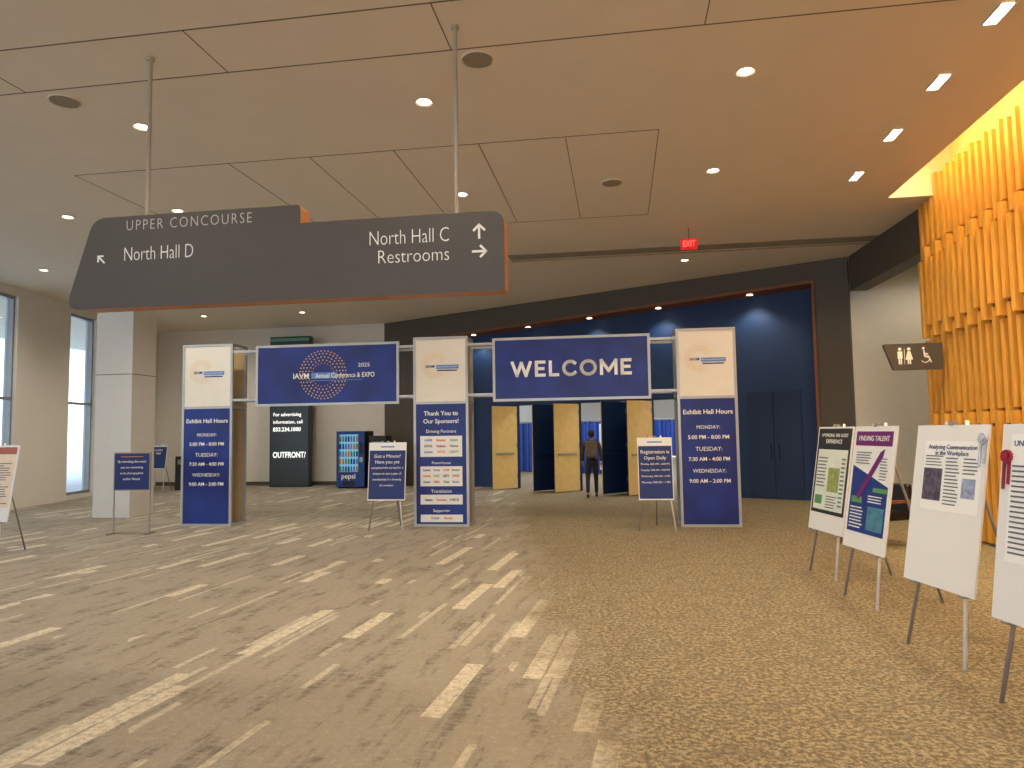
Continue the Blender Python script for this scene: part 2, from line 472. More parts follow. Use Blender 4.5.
for x, y in [(4.38, 6.0), (4.59, 7.23), (4.83, 8.57), (5.07, 10.0), (4.17, 4.6), (3.95, 3.2), (3.75, 1.9)]:
    d = empty('linear_downlight', (x, y, CH), -TH)
    box('lens', -0.055, 0.055, -0.15, 0.15, -0.012, 0, M_LAMP, d)
    boxes('bezel', [(-0.07, -0.055, -0.165, 0.165, -0.015, 0), (0.055, 0.07, -0.165, 0.165, -0.015, 0)], M_LAMPR, d)
    l = bpy.data.lights.new('bulb', 'SPOT'); l.energy = 130; l.color = (1, 0.76, 0.44)
    l.spot_size = math.radians(140); l.spot_blend = 0.7; l.shadow_soft_size = 0.12
    o = bpy.data.objects.new('bulb', l); o.location = (0, 0, -0.06); COL.objects.link(o); o.parent = d
for s in (3.6, 5.6, 7.6, 9.6, 11.9):
    zz = 4.60 + (s-2.8)/(13.37-2.8)*0.22
    wx = PB[0]+s*math.cos(PA)-0.22*math.sin(PA); wy = PB[1]+s*math.sin(PA)+0.22*math.cos(PA)
    downlight(wx, wy, 70, zz-0.006, (1, 0.9, 0.72), 0.5, 120)
def speaker(x, y):
    d = empty('ceiling_speaker', (x, y, CH))
    bm = bmesh.new()
    bmesh.ops.create_cone(bm, cap_ends=True, segments=32, radius1=0.14, radius2=0.145, depth=0.012, matrix=Matrix.Translation((0, 0, -0.007)))
    finish('grille', bm, M_SPK, d)
    bm = bmesh.new()
    bmesh.ops.create_cone(bm, cap_ends=False, segments=32, radius1=0.15, radius2=0.16, depth=0.014, matrix=Matrix.Translation((0, 0, -0.008)))
    finish('rim', bm, M_LAMPR, d)
for p in [(-4.79, 7.34), (-0.29, 6.62), (1.52, 10.1)]: speaker(*p)

# ------------------------------------------------------------ hanging directional sign
s0 = (-0.463 - CS*3.786, 6.06 + SN*3.786)
ds = empty('hanging_directional_sign', (s0[0], s0[1], 0), -TH)
pts = [(0.0, 2.86), (4.22, 2.86), (4.22, 3.56), (2.36, 3.56), (2.36, 3.73), (0.28, 3.73)]
pts = rounded(pts, [0.16, 0.02, 0.13, 0, 0.04, 0.13])
prism('panel', pts, -0.08, 0.10, M_SIGN, ds, edge_mat=M_SIGNED)
tubes('rod', [((0.78, 0.0, 3.7), (0.78, 0.0, CH), 0.02), ((3.786, 0, 3.5), (3.786, 0, CH), 0.02)], M_ROD, ds)
tubes('rod_flange', [((0.78, 0.0, CH-0.03), (0.78, 0.0, CH), 0.035), ((3.786, 0, CH-0.03), (3.786, 0, CH), 0.035)], M_ROD, ds)
FY = -0.083
text('UPPER CONCOURSE', 0.62, 3.635, FY, 1.26, mat('sign_soft_text', (196, 190, 182), 0.6, var=0), ds, align='LEFT', h=0.095, bold=-0.014, space=1.25)
text('North Hall D', 0.60, 3.36, FY, 0.70, M_WHITE, ds, align='LEFT', h=0.125, bold=-0.016)
text('North Hall C', 3.74, 3.37, FY, 0.72, M_WHITE, ds, align='RIGHT', h=0.125, bold=-0.016)
text('Restrooms', 3.74, 3.20, FY, 0.64, M_WHITE, ds, align='RIGHT', h=0.115, bold=-0.016)
def arrow(cx, cz, ang, s, parent):
    bm = bmesh.new()
    c, q = math.cos(ang), math.sin(ang)
    def bar(x0, z0, x1, z1, w):
        d = Vector((x1-x0, z1-z0)); nrm = Vector((-d.y, d.x)).normalized()*w/2
        P = [(x0+nrm.x, z0+nrm.y), (x1+nrm.x, z1+nrm.y), (x1-nrm.x, z1-nrm.y), (x0-nrm.x, z0-nrm.y)]
        vs = []
        for yy in (FY-0.002, FY+0.003):
            vs.append([bm.verts.new((cx + (a*c-b*q)*s, yy, cz + (a*q+b*c)*s)) for a, b in P])
        bm.faces.new(vs[0]); bm.faces.new(vs[1][::-1])
        for i in range(4): bm.faces.new((vs[0][i], vs[0][(i+1) % 4], vs[1][(i+1) % 4], vs[1][i]))
    bar(0, -0.5, 0, 0.45, 0.15); bar(0.05, 0.5, -0.4, 0.05, 0.15); bar(-0.05, 0.5, 0.4, 0.05, 0.15)
    finish('arrow', bm, M_WHITE, parent)
arrow(0.37, 3.33, math.radians(45), 0.10, ds)
arrow(4.0, 3.385, 0, 0.13, ds)
arrow(4.0, 3.21, math.radians(-90), 0.13, ds)

# ------------------------------------------------------------ welcome archway
GA = math.atan2(-0.125, 0.992)
g = empty('welcome_archway', (-1.28, 12.5, 0), GA)
H = 3.38
def column(c, w=1.0):
    x0, x1 = c-w/2, c+w/2; f = 0.045
    fl = []
    for y0 in (0.0, 0.5):
        fl += [(x0, x0+f, y0, y0+f, 0, H), (x1-f, x1, y0, y0+f, 0, H), (x0+f, x1-f, y0, y0+f, 0, f),
               (x0+f, x1-f, y0, y0+f, H-f, H), (x0+f, x1-f, y0, y0+f, 2.17, 2.17+f)]
    for z in (0.0, 2.17, H-f):
        fl += [(x0, x0+f, f, 0.5, z, z+f), (x1-f, x1, f, 0.5, z, z+f)]
    boxes('frame', fl, M_ALU, g)
    box('panel_white', x0+f, x1-f, 0.012, 0.03, 2.17+f, H-f, M_WPAN, g)
    box('panel_blue', x0+f, x1-f, 0.012, 0.03, f, 2.17, M_BP, g)
    boxes('panel_back', [(x0+f, x1-f, 0.515, 0.53, f, H-f)], mat('tan_panel', (190, 165, 120), 0.6), g)
cols = [-4.455, 0.0, 4.64]
for c in cols: column(c)
def dotring(name, cx, cz, y, radii, counts, dot, m, a0=0, a1=2*math.pi):
    bm = bmesh.new()
    for r, n in zip(radii, counts):
        for i in range(n):
            t = a0 + (a1-a0)*i/n
            bmesh.ops.create_cone(bm, cap_ends=True, segments=8, radius1=dot, radius2=dot, depth=0.003,
                                  matrix=Matrix.Translation((cx+r*math.cos(t), y, cz+r*math.sin(t))) @ Matrix.Rotation(math.radians(90), 4, 'X'))
    finish(name, bm, m, g)
for c in cols:
    dotring('logo_dots', c-0.12, 2.86, 0.009, [0.14, 0.18, 0.22], [18, 22, 26], 0.010, M_GOLD, 0.5, 5.6)
    box('logo_bar', c-0.08, c+0.33, 0.006, 0.012, 2.80, 2.87, M_LBLUE, g)
    text('IAVM', c-0.19, 2.845, 0.008, 0.16, M_NAVY, g, bold=0.02)
    text('2025 Annual Conference & EXPO', c+0.12, 2.835, 0.004, 0.38, M_WHITE, g)
    box('logo_swoosh', c-0.06, c+0.30, 0.006, 0.012, 2.76, 2.78, M_NAVY, g)
def hours(c, first):
    text('Exhibit Hall Hours', c, 1.94, 0.008, 0.82, M_WHITE, g, bold=0.012)
    z = 1.68
    for d, h in (('MONDAY:', first), ('TUESDAY:', '7:30 AM - 4:00 PM'), ('WEDNESDAY:', '9:00 AM - 2:00 PM')):
        text(d, c, z, 0.008, 0.055*len(d), M_WHITE, g)
        text(h, c, z-0.17, 0.008, 0.68, M_WHITE, g, bold=0.012)
        z -= 0.37
hours(cols[0], '5:00 PM - 8:00 PM'); hours(cols[2], '5:00 PM - 8:00 PM')
text('Thank You to', 0, 2.0, 0.008, 0.62, M_WHITE, g, bold=0.012)
text('Our Sponsors!', 0, 1.86, 0.008, 0.64, M_WHITE, g, bold=0.012)
for z, t in ((1.68, 'Driving Partners'), (1.12, 'Powerhouse'), (0.62, 'Translation'), (0.28, 'Supporter')):
    text(t, 0, z, 0.008, 0.034*len(t), M_WHITE, g)
lg = [(-0.38, 0.38, 0.006, 0.012, 1.23, 1.60), (-0.38, 0.38, 0.006, 0.012, 0.71, 1.06), (-0.38, 0.38, 0.006, 0.012, 0.39, 0.56), (-0.38, 0.38, 0.006, 0.012, 0.08, 0.21)]
boxes('sponsor_box', lg, M_PAPER, g)
cm = [M_LBLUE, M_ORANGE, M_GREEN, M_NAVY, M_RED, M_TXT]
names = ['Deloitte', 'AVIATE', 'LEVY', 'OVG', 'Sodexo', 'Venue', 'ASM', 'Momentus', 'Axiom', 'Populous', 'HKS', 'Ticket', 'Mondo']
ii = 0
for (z0, nr, nc) in ((1.28, 3, 3), (0.75, 3, 4), (0.435, 1, 3), (0.115, 1, 2)):
    for r in range(nr):
        for c in range(nc):
            w = 0.70/nc if z0 > 0.2 else 0.24
            lw = w*random.uniform(0.6, 0.8); xx = -w*nc/2 + w*(c+0.5)
            text(names[ii % 13], xx, z0+r*0.105+0.035, 0.004, lw, cm[ii % 6], g, h=0.045, bold=0.03); ii += 1
def banner(x0, x1, z0=2.19, z1=3.32):
    f = 0.045
    boxes('banner_frame', [(x0, x0+f, 0, f, z0, z1), (x1-f, x1, 0, f, z0, z1), (x0+f, x1-f, 0, f, z0, z0+f), (x0+f, x1-f, 0, f, z1-f, z1)], M_ALU, g)
    box('banner_blue', x0+f, x1-f, 0.01, 0.03, z0+f, z1-f, M_BP, g)
banner(-3.5, -0.767); banner(0.947, 3.705)
bars = []
for a, b in ((-3.955, -3.5), (-0.767, -0.5), (0.5, 0.947), (3.705, 4.14)):
    for z in (2.3, 3.2): bars.append((a, b, 0.0, 0.045, z, z+0.045))
boxes('connector_bar', bars, M_ALU, g)
boxes('rear_beam', [(-3.955, -0.5, 0.5, 0.545, z, z+0.045) for z in (2.3, 3.2)] + [(0.5, 4.14, 0.5, 0.545, z, z+0.045) for z in (2.3, 3.2)], M_ALU, g)
# hand-drawn block capitals, each letter a set of strokes
bm = bmesh.new()
def stroke(bm, pts, w, y0, y1):
    for (x0, z0), (x1, z1) in zip(pts[:-1], pts[1:]):
        d = Vector((x1-x0, z1-z0)); L = d.length; u = d/L; nn = Vector((-u.y, u.x))*w/2; e = u*w*0.42
        P = [(x0-e.x+nn.x, z0-e.y+nn.y), (x1+e.x+nn.x, z1+e.y+nn.y), (x1+e.x-nn.x, z1+e.y-nn.y), (x0-e.x-nn.x, z0-e.y-nn.y)]
        A = [bm.verts.new((a, y0, b)) for a, b in P]; B = [bm.verts.new((a, y1, b)) for a, b in P]
        bm.faces.new(A); bm.faces.new(B[::-1])
        for i in range(4): bm.faces.new((A[i], A[(i+1) % 4], B[(i+1) % 4], B[i]))
def arc(cx, cz, rx, rz, a0, a1, n=18):
    return [(cx+rx*math.cos(a0+(a1-a0)*i/n), cz+rz*math.sin(a0+(a1-a0)*i/n)) for i in range(n+1)]
h = 0.23
def LET(ch):
    if ch == 'W': return 0.32, [[(0, h), (0.08, 0), (0.16, h*0.95), (0.24, 0), (0.32, h)]]
    if ch == 'E': return 0.14, [[(0.14, h), (0, h), (0, 0), (0.14, 0)], [(0, h/2), (0.12, h/2)]]
    if ch == 'L': return 0.13, [[(0, h), (0, 0), (0.13, 0)]]
    if ch == 'C': return 0.20, [arc(0.115, h/2, 0.115, h/2, 0.8, 2*math.pi-0.8)]
    if ch == 'O': return 0.24, [arc(0.12, h/2, 0.12, h/2, 0, 2*math.pi, 26)]
    if ch == 'M': return 0.25, [[(0, 0), (0, h), (0.125, 0.05), (0.25, h), (0.25, 0)]]
tot = sum(LET(c)[0] for c in 'WELCOME'); gap = (2.06-tot)/6.0; x = 2.33-1.03
for c in 'WELCOME':
    wd, ss_ = LET(c)
    for st in ss_: stroke(bm, [(x+a, 2.64+b) for a, b in st], 0.055, 0.003, 0.009)
    x += wd+gap
finish('welcome_lettering', bm, M_WHITE, g)
cx, cz = -2.2, 2.75
dotring('circle_dots', cx, cz, 0.006, [0.27, 0.33, 0.39, 0.44], [24, 30, 36, 42], 0.013, M_GOLD)
dotring('circle_dots_inner', cx, cz, 0.006, [0.215], [22], 0.010, M_ORANGE)
text('IAVM', cx-0.42, cz-0.02, 0.004, 0.30, M_WHITE, g, bold=0.015, h=0.10)
box('banner_plate', cx-0.22, cx+0.26, 0.005, 0.009, cz-0.07, cz+0.04, M_LBLUE, g)
text('Annual Conference & EXPO', cx+0.42, cz-0.02, 0.003, 1.12, M_WHITE, g, bold=0.005, h=0.09)
text('2025', cx+0.78, cz+0.16, 0.004, 0.22, M_WHITE, g, h=0.07)
box('banner_swoosh', cx-0.3, cx+0.75, 0.004, 0.009, cz-0.11, cz-0.10, M_LBLUE, g)

# ------------------------------------------------------------ easels
def lines(x0, x1, z0, z1, n, y, m, par, name='print_lines', t=0.35):
    ls = []; st = (z1-z0)/n
    for i in range(n):
        e = x1 - random.uniform(0, 0.25)*(x1-x0)
        ls.append((x0, e, y-0.001, y, z0+i*st, z0+i*st+st*t))
    boxes(name, ls, m, par)
def easel(name, loc, rz, W, z0, z1, lean, legs=(M_PAPER, M_STEEL, M_STEEL), foot=0.30):
    e = empty(name, (loc[0], loc[1], 0), rz)
    k = lean/(z1-z0)
    zt = z1 + 0.03
    tp = k*(zt-z0) + 0.03
    fb = -k*z0 + 0.03
    tube('leg_1', (foot*0.35, tp, zt), (foot, fb, 0.0), 0.013, legs[0], e)
    tube('leg_2', (-foot*0.35, tp, zt), (-foot, fb, 0.0), 0.013, legs[1], e)
    tube('leg_3', (0.0, tp+0.02, zt-0.05), (0.05, fb+0.75, 0.0), 0.012, legs[2], e)
    zc = z0+0.35; yc = k*(zc-z0)+0.03
    tube('crossbar', (-foot*0.82, yc, zc), (foot*0.82, yc, zc), 0.009, legs[1], e)
    boxes('ledge', [(-foot*0.95, -foot*0.8, -0.02, 0.03, z0-0.015, z0), (foot*0.8, foot*0.95, -0.02, 0.03, z0-0.015, z0)], M_STEEL, e)
    pv = empty('board', (0, 0, z0), 0, e, rx=-math.atan(k))
    hh = (z1-z0)*math.sqrt(1+k*k)
    box('foam_board', -W/2, W/2, -0.008, 0.006, 0, hh, M_PAPER, pv)
    box('clip', -0.02, 0.02, -0.014, 0.03, hh-0.005, hh+0.03, M_STEEL, pv)
    return e, pv, hh
Y0 = -0.0095
def ang2(p, q): return math.atan2(q[1]-p[1], q[0]-p[0])
def put(name, p, q, z0, z1, lean):
    W = math.hypot(q[0]-p[0], q[1]-p[1])
    return (*easel(name, ((p[0]+q[0])/2, (p[1]+q[1])/2), ang2(p, q), W, z0, z1, lean), W)
e, pv, hh, W = put('poster_easel', (3.46, 8.32), (3.49, 7.54), 0.48, 1.65, 0.19)
box('poster', -W/2+0.02, W/2-0.02, Y0, -0.008, 0.2, hh-0.02, mat('print_black', (40, 42, 44), 0.5), pv)
box('poster_body', -W/2+0.06, W/2-0.06, Y0-0.001, Y0, 0.24, hh-0.26, mat('print_pale', (222, 228, 215), 0.5), pv)
text('OPTIMIZING THE GUEST', 0, hh-0.1, Y0-0.002, 0.6, M_WHITE, pv)
text('EXPERIENCE', 0, hh-0.17, Y0-0.002, 0.36, M_WHITE, pv)
boxes('poster_picture', [(-0.05, 0.2, Y0-0.003, Y0-0.001, 0.45, 0.72)], mat('print_olive', (150, 165, 95), 0.5, var=0.3, scale=20), pv)
boxes('poster_badge', [(-0.3, -0.14, Y0-0.003, Y0-0.001, 0.3, 0.40)], M_GREEN, pv)
lines(-0.31, -0.09, 0.5, 0.86, 9, Y0-0.0015, M_TXT, pv); lines(0.22, 0.31, 0.3, 0.86, 12, Y0-0.0015, M_TXT, pv); lines(-0.05, 0.2, 0.27, 0.42, 5, Y0-0.0015, M_TXT, pv)
e, pv, hh, W = put('poster_easel', (3.28, 7.08), (3.29, 6.32), 0.48, 1.65, 0.19)
box('poster', -W/2+0.05, W/2-0.05, Y0, -0.008, 0.16, hh-0.05, M_PAPER, pv)
box('poster_header', -W/2+0.05, W/2-0.05, Y0-0.001, Y0, hh-0.19, hh-0.05, M_PURP, pv)
prism('poster_body', [(-W/2+0.05, 0.16), (W/2-0.05, 0.16), (W/2-0.05, 0.62), (-W/2+0.05, 0.80)], Y0-0.0012, Y0, mat('print_blue_body', (24, 52, 128), 0.5), pv)
boxes('poster_picture', [(0.02, 0.3, Y0-0.003, Y0-0.001, 0.20, 0.42)], mat('print_teal', (70, 130, 150), 0.5, var=0.3, scale=20), pv)
boxes('poster_wave', [(0.08, 0.32, Y0-0.002, Y0-0.001, 0.56, 0.60), (-0.3, -0.1, Y0-0.002, Y0-0.001, 0.44, 0.50)], M_GREEN, pv)
text('FINDING TALENT', 0, hh-0.12, Y0-0.002, 0.55, M_WHITE, pv)
prism('poster_rocket', [(-0.22, 0.5), (-0.16, 0.47), (0.2, 0.90), (0.22, 0.97), (0.15, 0.94)], Y0-0.004, Y0-0.002, M_PURP, pv)
lines(-0.29, 0.0, 0.82, 0.95, 5, Y0-0.0025, M_TXT, pv); lines(0.01, 0.29, 0.46, 0.54, 3, Y0-0.0025, M_WHITE, pv); lines(-0.3, -0.03, 0.2, 0.42, 7, Y0-0.0015, M_WHITE, pv); lines(0.16, 0.3, 0.68, 0.9, 8, Y0-0.0015, M_TXT, pv)
e, pv, hh, W = put('poster_easel', (3.02, 5.52), (3.08, 4.78), 0.48, 1.65, 0.19)
box('poster', -0.26, 0.33, Y0, -0.008, 0.55, hh-0.12, mat('print_white', (244, 244, 242), 0.5, var=0), pv)
text('Analyzing Communication', 0.03, hh-0.165, Y0-0.002, 0.5, M_NAVY, pv)
text('in the Workplace', 0.03, hh-0.21, Y0-0.002, 0.34, M_NAVY, pv)
box('poster_picture', -0.25, -0.05, Y0-0.002, Y0, 0.62, 0.86, mat('print_photo', (86, 76, 96), 0.5, var=0.6, scale=25), pv)
box('poster_chart', 0.16, 0.29, Y0-0.002, Y0, 0.66, 0.8, mat('print_photo2', (150, 160, 190), 0.5, var=0.4, scale=30), pv)
lines(-0.24, -0.05, 0.88, 0.97, 4, Y0-0.0015, M_TXT, pv); lines(-0.02, 0.13, 0.6, 0.96, 14, Y0-0.0015, M_TXT, pv); lines(0.16, 0.31, 0.83, 0.96, 5, Y0-0.0015, M_TXT, pv)
def rosette(x, z, m, pv):
    bm = bmesh.new()
    for i in range(14):
        t = 2*math.pi*i/14
        atube(bm, (x, Y0-0.006, z), (x+0.04*math.cos(t), Y0-0.01, z+0.04*math.sin(t)), 0.004, 6, 0.011)
    bmesh.ops.create_cone(bm, cap_ends=True, segments=16, radius1=0.02, radius2=0.02, depth=0.006, matrix=Matrix.Translation((x, Y0-0.02, z)) @ Matrix.Rotation(math.radians(90), 4, 'X'))
    abox(bm, x-0.03, x-0.008, Y0-0.008, Y0-0.003, z-0.2, z-0.02); abox(bm, x+0.008, x+0.03, Y0-0.008, Y0-0.003, z-0.17, z-0.02)
    finish('ribbon_rosette', bm, m, pv)
rosette(W/2-0.04, hh-0.1, mat('ribbon_white_blue', (190, 196, 212), 0.5, var=0.2, scale=20), pv)
e, pv, hh, W = put('poster_easel', (2.91, 4.36), (2.98, 3.62), 0.48, 1.65, 0.16)
box('poster', -0.30, 0.33, Y0, -0.008, 0.35, hh-0.06, mat('print_white', (244, 244, 242), 0.5, var=0), pv)
text('UNLOCKING POTENTIAL', 0.0, hh-0.12, Y0-0.002, 0.55, M_NAVY, pv)
lines(-0.28, -0.05, 0.40, 0.95, 18, Y0-0.0015, M_TXT, pv); lines(0.02, 0.3, 0.45, 0.95, 18, Y0-0.0015, M_TXT, pv)
rosette(-W/2+0.05, hh-0.2, mat('ribbon_red', (150, 30, 55), 0.5, var=0.2, scale=20), pv)
e, pv, hh, W = put('poster_easel', (-7.86, 10.0), (-7.09, 9.9), 0.5, 1.57, 0.18)
box('poster', -W/2+0.03, W/2-0.03, Y0, -0.008, 0.2, hh-0.03, mat('print_cream', (236, 214, 190), 0.5), pv)
box('poster_header', -W/2+0.03, W/2-0.03, Y0-0.001, Y0, hh-0.13, hh-0.03, mat('print_rust', (176, 96, 80), 0.5), pv)
lines(-0.33, 0.33, 0.25, 0.85, 18, Y0-0.001, M_TXT, pv)
def blue_sign(p, q, z0, z1, txt, lean=0.12, top=0.14):
    e, pv, hh, W = put('information_easel_sign', p, q, z0, z1, lean)
    box('print_blue', -W/2+0.012, W/2-0.012, Y0, -0.008, 0.02, hh-top, M_NAVY, pv)
    if top > 0.1:
        box('print_logo', -0.12, 0.12, Y0, -0.008, hh-top*0.62, hh-top*0.45, M_LBLUE, pv)
    z = hh-top-0.10
    for i, t in enumerate(txt):
        text(t, 0, z, Y0-0.002, min(W-0.1, (0.036 if i < 2 else 0.022)*len(t)), M_WHITE, pv); z -= 0.1
blue_sign((-2.52, 12.16), (-1.86, 12.08), 0.51, 1.50, ['Got a Minute?', 'Have you yet', 'completed the survey for a', 'chance to win a year of', 'membership in a drawing', 'for members'])
blue_sign((2.06, 11.62), (2.62, 11.55), 0.50, 1.52, ['Registration is', 'Open Daily', 'Monday, 8:00 AM - 6:00 PM', 'Tuesday, 7:00 AM - 5:00 PM', 'Wednesday, 8:00 AM - 2 PM', 'Thursday, 8:00 AM - 1 PM'])
blue_sign((-11.05, 21.3), (-10.5, 21.22), 0.7, 1.4, ['Exhibit', 'Hall'], top=0.04)
fs = empty('floor_stand_sign', (-6.6, 12.2, 0), -0.06)
tubes('tube_frame', [((-0.32, 0, 0.02), (-0.32, 0, 0.75), 0.012), ((0.32, 0, 0.02), (0.32, 0, 0.75), 0.012), ((-0.32, 0, 0.02), (0.32, 0, 0.02), 0.012),
                     ((-0.32, -0.18, 0.015), (-0.32, 0.18, 0.015), 0.012), ((0.32, -0.18, 0.015), (0.32, 0.18, 0.015), 0.012)], M_STEEL, fs)
box('sign_frame', -0.33, 0.33, -0.015, 0.015, 0.74, 1.40, M_STEEL, fs)
box('sign_face', -0.31, 0.31, -0.018, -0.015, 0.76, 1.38, M_NAVY, fs)
for i, t in enumerate(['By attending this event', 'you are consenting', 'to be photographed,', 'and/or filmed.']):
    text(t, 0, 1.24-i*0.1, -0.02, 0.022*len(t), M_WHITE, fs)
box('sign_top', -0.2, 0.2, -0.02, -0.017, 1.32, 1.33, M_ORANGE, fs)

# ------------------------------------------------------------ advertising display
ad = empty('advertising_display', (-7.18, 22.55, 0), -TH)
box('cabinet', -0.68, 0.68, 0, 0.25, 0, 4.85, M_BLACK, ad, bev=0.01)
box('screen', -0.64, 0.64, -0.006, 0, 0.05, 4.8, mat('screen_dark', (38, 44, 44), 0.3, emit=0.2, var=0.05), ad)
M_EW = mat('screen_text', (245, 248, 245), 0.5, emit=1.2, var=0)
for i, t in enumerate(['For advertising', 'information, call', '833.234.1000']):
    text(t, -0.56, 2.32-i*0.24, -0.009, (0.95, 1.0, 0.95)[i], M_EW, ad, align='LEFT', bold=0.005 + 0.015*(i == 2))
text('OUTFRONT/', 0, 1.02, -0.009, 1.12, M_EW, ad, bold=0.015, h=0.19)
box('top_glow', -0.66, 0.66, -0.01, 0, 4.70, 4.8, mat('glow_green', (70, 120, 100), 0.5, emit=0.2, var=0), ad)  # emissive strip standing in for the green glow behind the display

# ------------------------------------------------------------ vending machine
vm = empty('vending_machine', (-5.0, 21.6, 0), -TH)
M_VB = mat('vending_blue', (24, 60, 130), 0.35)
boxes('cabinet', [(-0.45, 0.45, 0.08, 0.8, 0.05, 1.75)], M_BLACK, vm)
boxes('door_frame', [(-0.45, -0.38, 0, 0.08, 0.05, 1.75), (0.25, 0.45, 0, 0.08, 0.05, 1.75), (-0.38, 0.25, 0, 0.08, 1.65, 1.75), (-0.38, 0.25, 0, 0.08, 0.05, 0.5)], M_VB, vm)
box('backlight', -0.38, 0.25, 0.076, 0.08, 0.5, 1.65, mat('vending_glow', (120, 190, 225), 0.5, emit=0.7, var=0), vm)
boxes('shelf', [(-0.38, 0.25, 0.01, 0.075, z, z+0.012) for z in (0.5, 0.73, 0.96, 1.19, 1.42)], M_ALU, vm)
bm = [bmesh.new() for _ in range(4)]
for r in range(5):
    for c in range(7):
        x = -0.335 + c*0.088; z = 0.512 + r*0.23
        b = bm[(r*3+c//2) % 4]
        atube(b, (x, 0.04, z), (x, 0.04, z+0.13), 0.03, 10)
        atube(b, (x, 0.04, z+0.13), (x, 0.04, z+0.18), 0.03, 10, 0.012)
for b, m in zip(bm, (M_GREEN, M_VB, M_LBLUE, M_ORANGE)): finish('bottles', b, m, vm)
box('keypad', 0.29, 0.41, -0.01, 0, 1.05, 1.4, M_BLACK, vm)
box('coin_slot', 0.30, 0.40, -0.01, 0, 0.8, 0.95, M_ALU, vm)
box('delivery_flap', -0.25, 0.15, -0.008, 0, 0.1, 0.22, M_BLACK, vm)
text('pepsi', -0.06, 0.37, -0.005, 0.45, M_WHITE, vm, bold=0.02)
boxes('feet', [(-0.43, -0.36, 0.1, 0.7, 0, 0.05), (0.36, 0.43, 0.1, 0.7, 0, 0.05)], M_BLACK, vm)
wb = empty('waste_bin', (-4.15, 21.5, 0), -TH)
box('body', -0.28, 0.28, 0, 0.5, 0, 1.6, M_BLACK, wb, bev=0.02)
box('opening', -0.18, 0.18, -0.01, 0.01, 1.25, 1.42, M_STEEL, wb)
wb = empty('waste_bin', (-10.3, 21.9, 0), -TH)
box('body', -0.25, 0.25, 0, 0.45, 0, 1.05, M_BLACK, wb, bev=0.02)
box('opening', -0.16, 0.16, -0.01, 0.01, 0.8, 0.95, M_STEEL, wb)

# ------------------------------------------------------------ exit sign / restroom sign
ex = empty('exit_sign', (3.25, 12.5, 4.9), -TH)
box('housing', -0.15, 0.15, -0.02, 0.02, 0, 0.2, mat('exit_red', (200, 25, 20), 0.4, emit=0.8, var=0), ex)
text('EXIT', 0, 0.1, -0.023, 0.22, mat('exit_text', (255, 120, 110), 0.5, emit=1.0, var=0), ex, bold=0.01, h=0.11)
tube('stem', (0, 0, 0.2), (0, 0, CH-4.9), 0.012, M_STEEL, ex)
RX = E(4.07, 11.6)
rs = empty('restroom_sign', (RX[0], RX[1], -0.05), -TH)
prism('panel', rounded([(0.14, 2.56), (0.855, 2.56), (0.855, 2.97), (0, 2.97)], [0.03, 0, 0, 0.03]), -0.03, 0.03, M_SIGN, rs)
def man(cx, z, k, dress, par):
    bm = bmesh.new()
    bmesh.ops.create_cone(bm, cap_ends=True, segments=14, radius1=0.025*k, radius2=0.025*k, depth=0.004, matrix=Matrix.Translation((cx, -0.033, z+0.115*k)) @ Matrix.Rotation(math.radians(90), 4, 'X'))
    if dress:
        vs = [bm.verts.new(p) for p in ((cx-0.02*k, -0.034, z+0.08*k), (cx+0.02*k, -0.034, z+0.08*k), (cx+0.055*k, -0.034, z-0.05*k), (cx-0.055*k, -0.034, z-0.05*k))]
        bm.faces.new(vs)
    else:
        abox(bm, cx-0.035*k, cx+0.035*k, -0.035, -0.031, z-0.03*k, z+0.08*k)
    abox(bm, cx-0.024*k, cx-0.005*k, -0.035, -0.031, z-0.12*k, z-0.03*k)
    abox(bm, cx+0.005*k, cx+0.024*k, -0.035, -0.031, z-0.12*k, z-0.03*k)
    finish('pictogram', bm, M_WHITE, par)
man(0.24, 2.77, 1, False, rs); man(0.37, 2.77, 1, True, rs)
box('divider', 0.302, 0.308, -0.034, -0.03, 2.65, 2.89, M_WHITE, rs)
bm = bmesh.new()
for i in range(16):
    t0, t1 = -2.6+i*0.27, -2.6+(i+1)*0.27
    atube(bm, (0.6+0.06*math.cos(t0), -0.033, 2.73+0.06*math.sin(t0)), (0.6+0.06*math.cos(t1), -0.033, 2.73+0.06*math.sin(t1)), 0.007, 6)
atube(bm, (0.585, -0.033, 2.86), (0.595, -0.033, 2.76), 0.011, 6); atube(bm, (0.595, -0.033, 2.76), (0.655, -0.033, 2.75), 0.010, 6)
atube(bm, (0.655, -0.033, 2.75), (0.685, -0.033, 2.67), 0.010, 6); atube(bm, (0.59, -0.033, 2.81), (0.64, -0.033, 2.805), 0.007, 6)
bmesh.ops.create_cone(bm, cap_ends=True, segments=12, radius1=0.02, radius2=0.02, depth=0.004, matrix=Matrix.Translation((0.58, -0.033, 2.89)) @ Matrix.Rotation(math.radians(90), 4, 'X'))
finish('wheelchair_pictogram', bm, M_WHITE, rs)

# ------------------------------------------------------------ lounge chair
ch = empty('lounge_chair', (5.05, 9.9, 0), math.radians(-70))
box('seat', -0.32, 0.32, -0.3, 0.3, 0.36, 0.48, M_CHAIR, ch, bev=0.04)
box('back', -0.32, 0.32, 0.26, 0.36, 0.42, 0.85, M_CHAIR, ch, bev=0.04)
boxes('armrest', [(-0.36, -0.30, -0.28, 0.3, 0.60, 0.64), (0.30, 0.36, -0.28, 0.3, 0.60, 0.64)], M_WOOD, ch)
tubes('legs', [((x, y, 0.6), (x*1.1, y*1.15, 0), 0.02) for x in (-0.32, 0.32) for y in (-0.25, 0.28)], M_WOOD, ch)

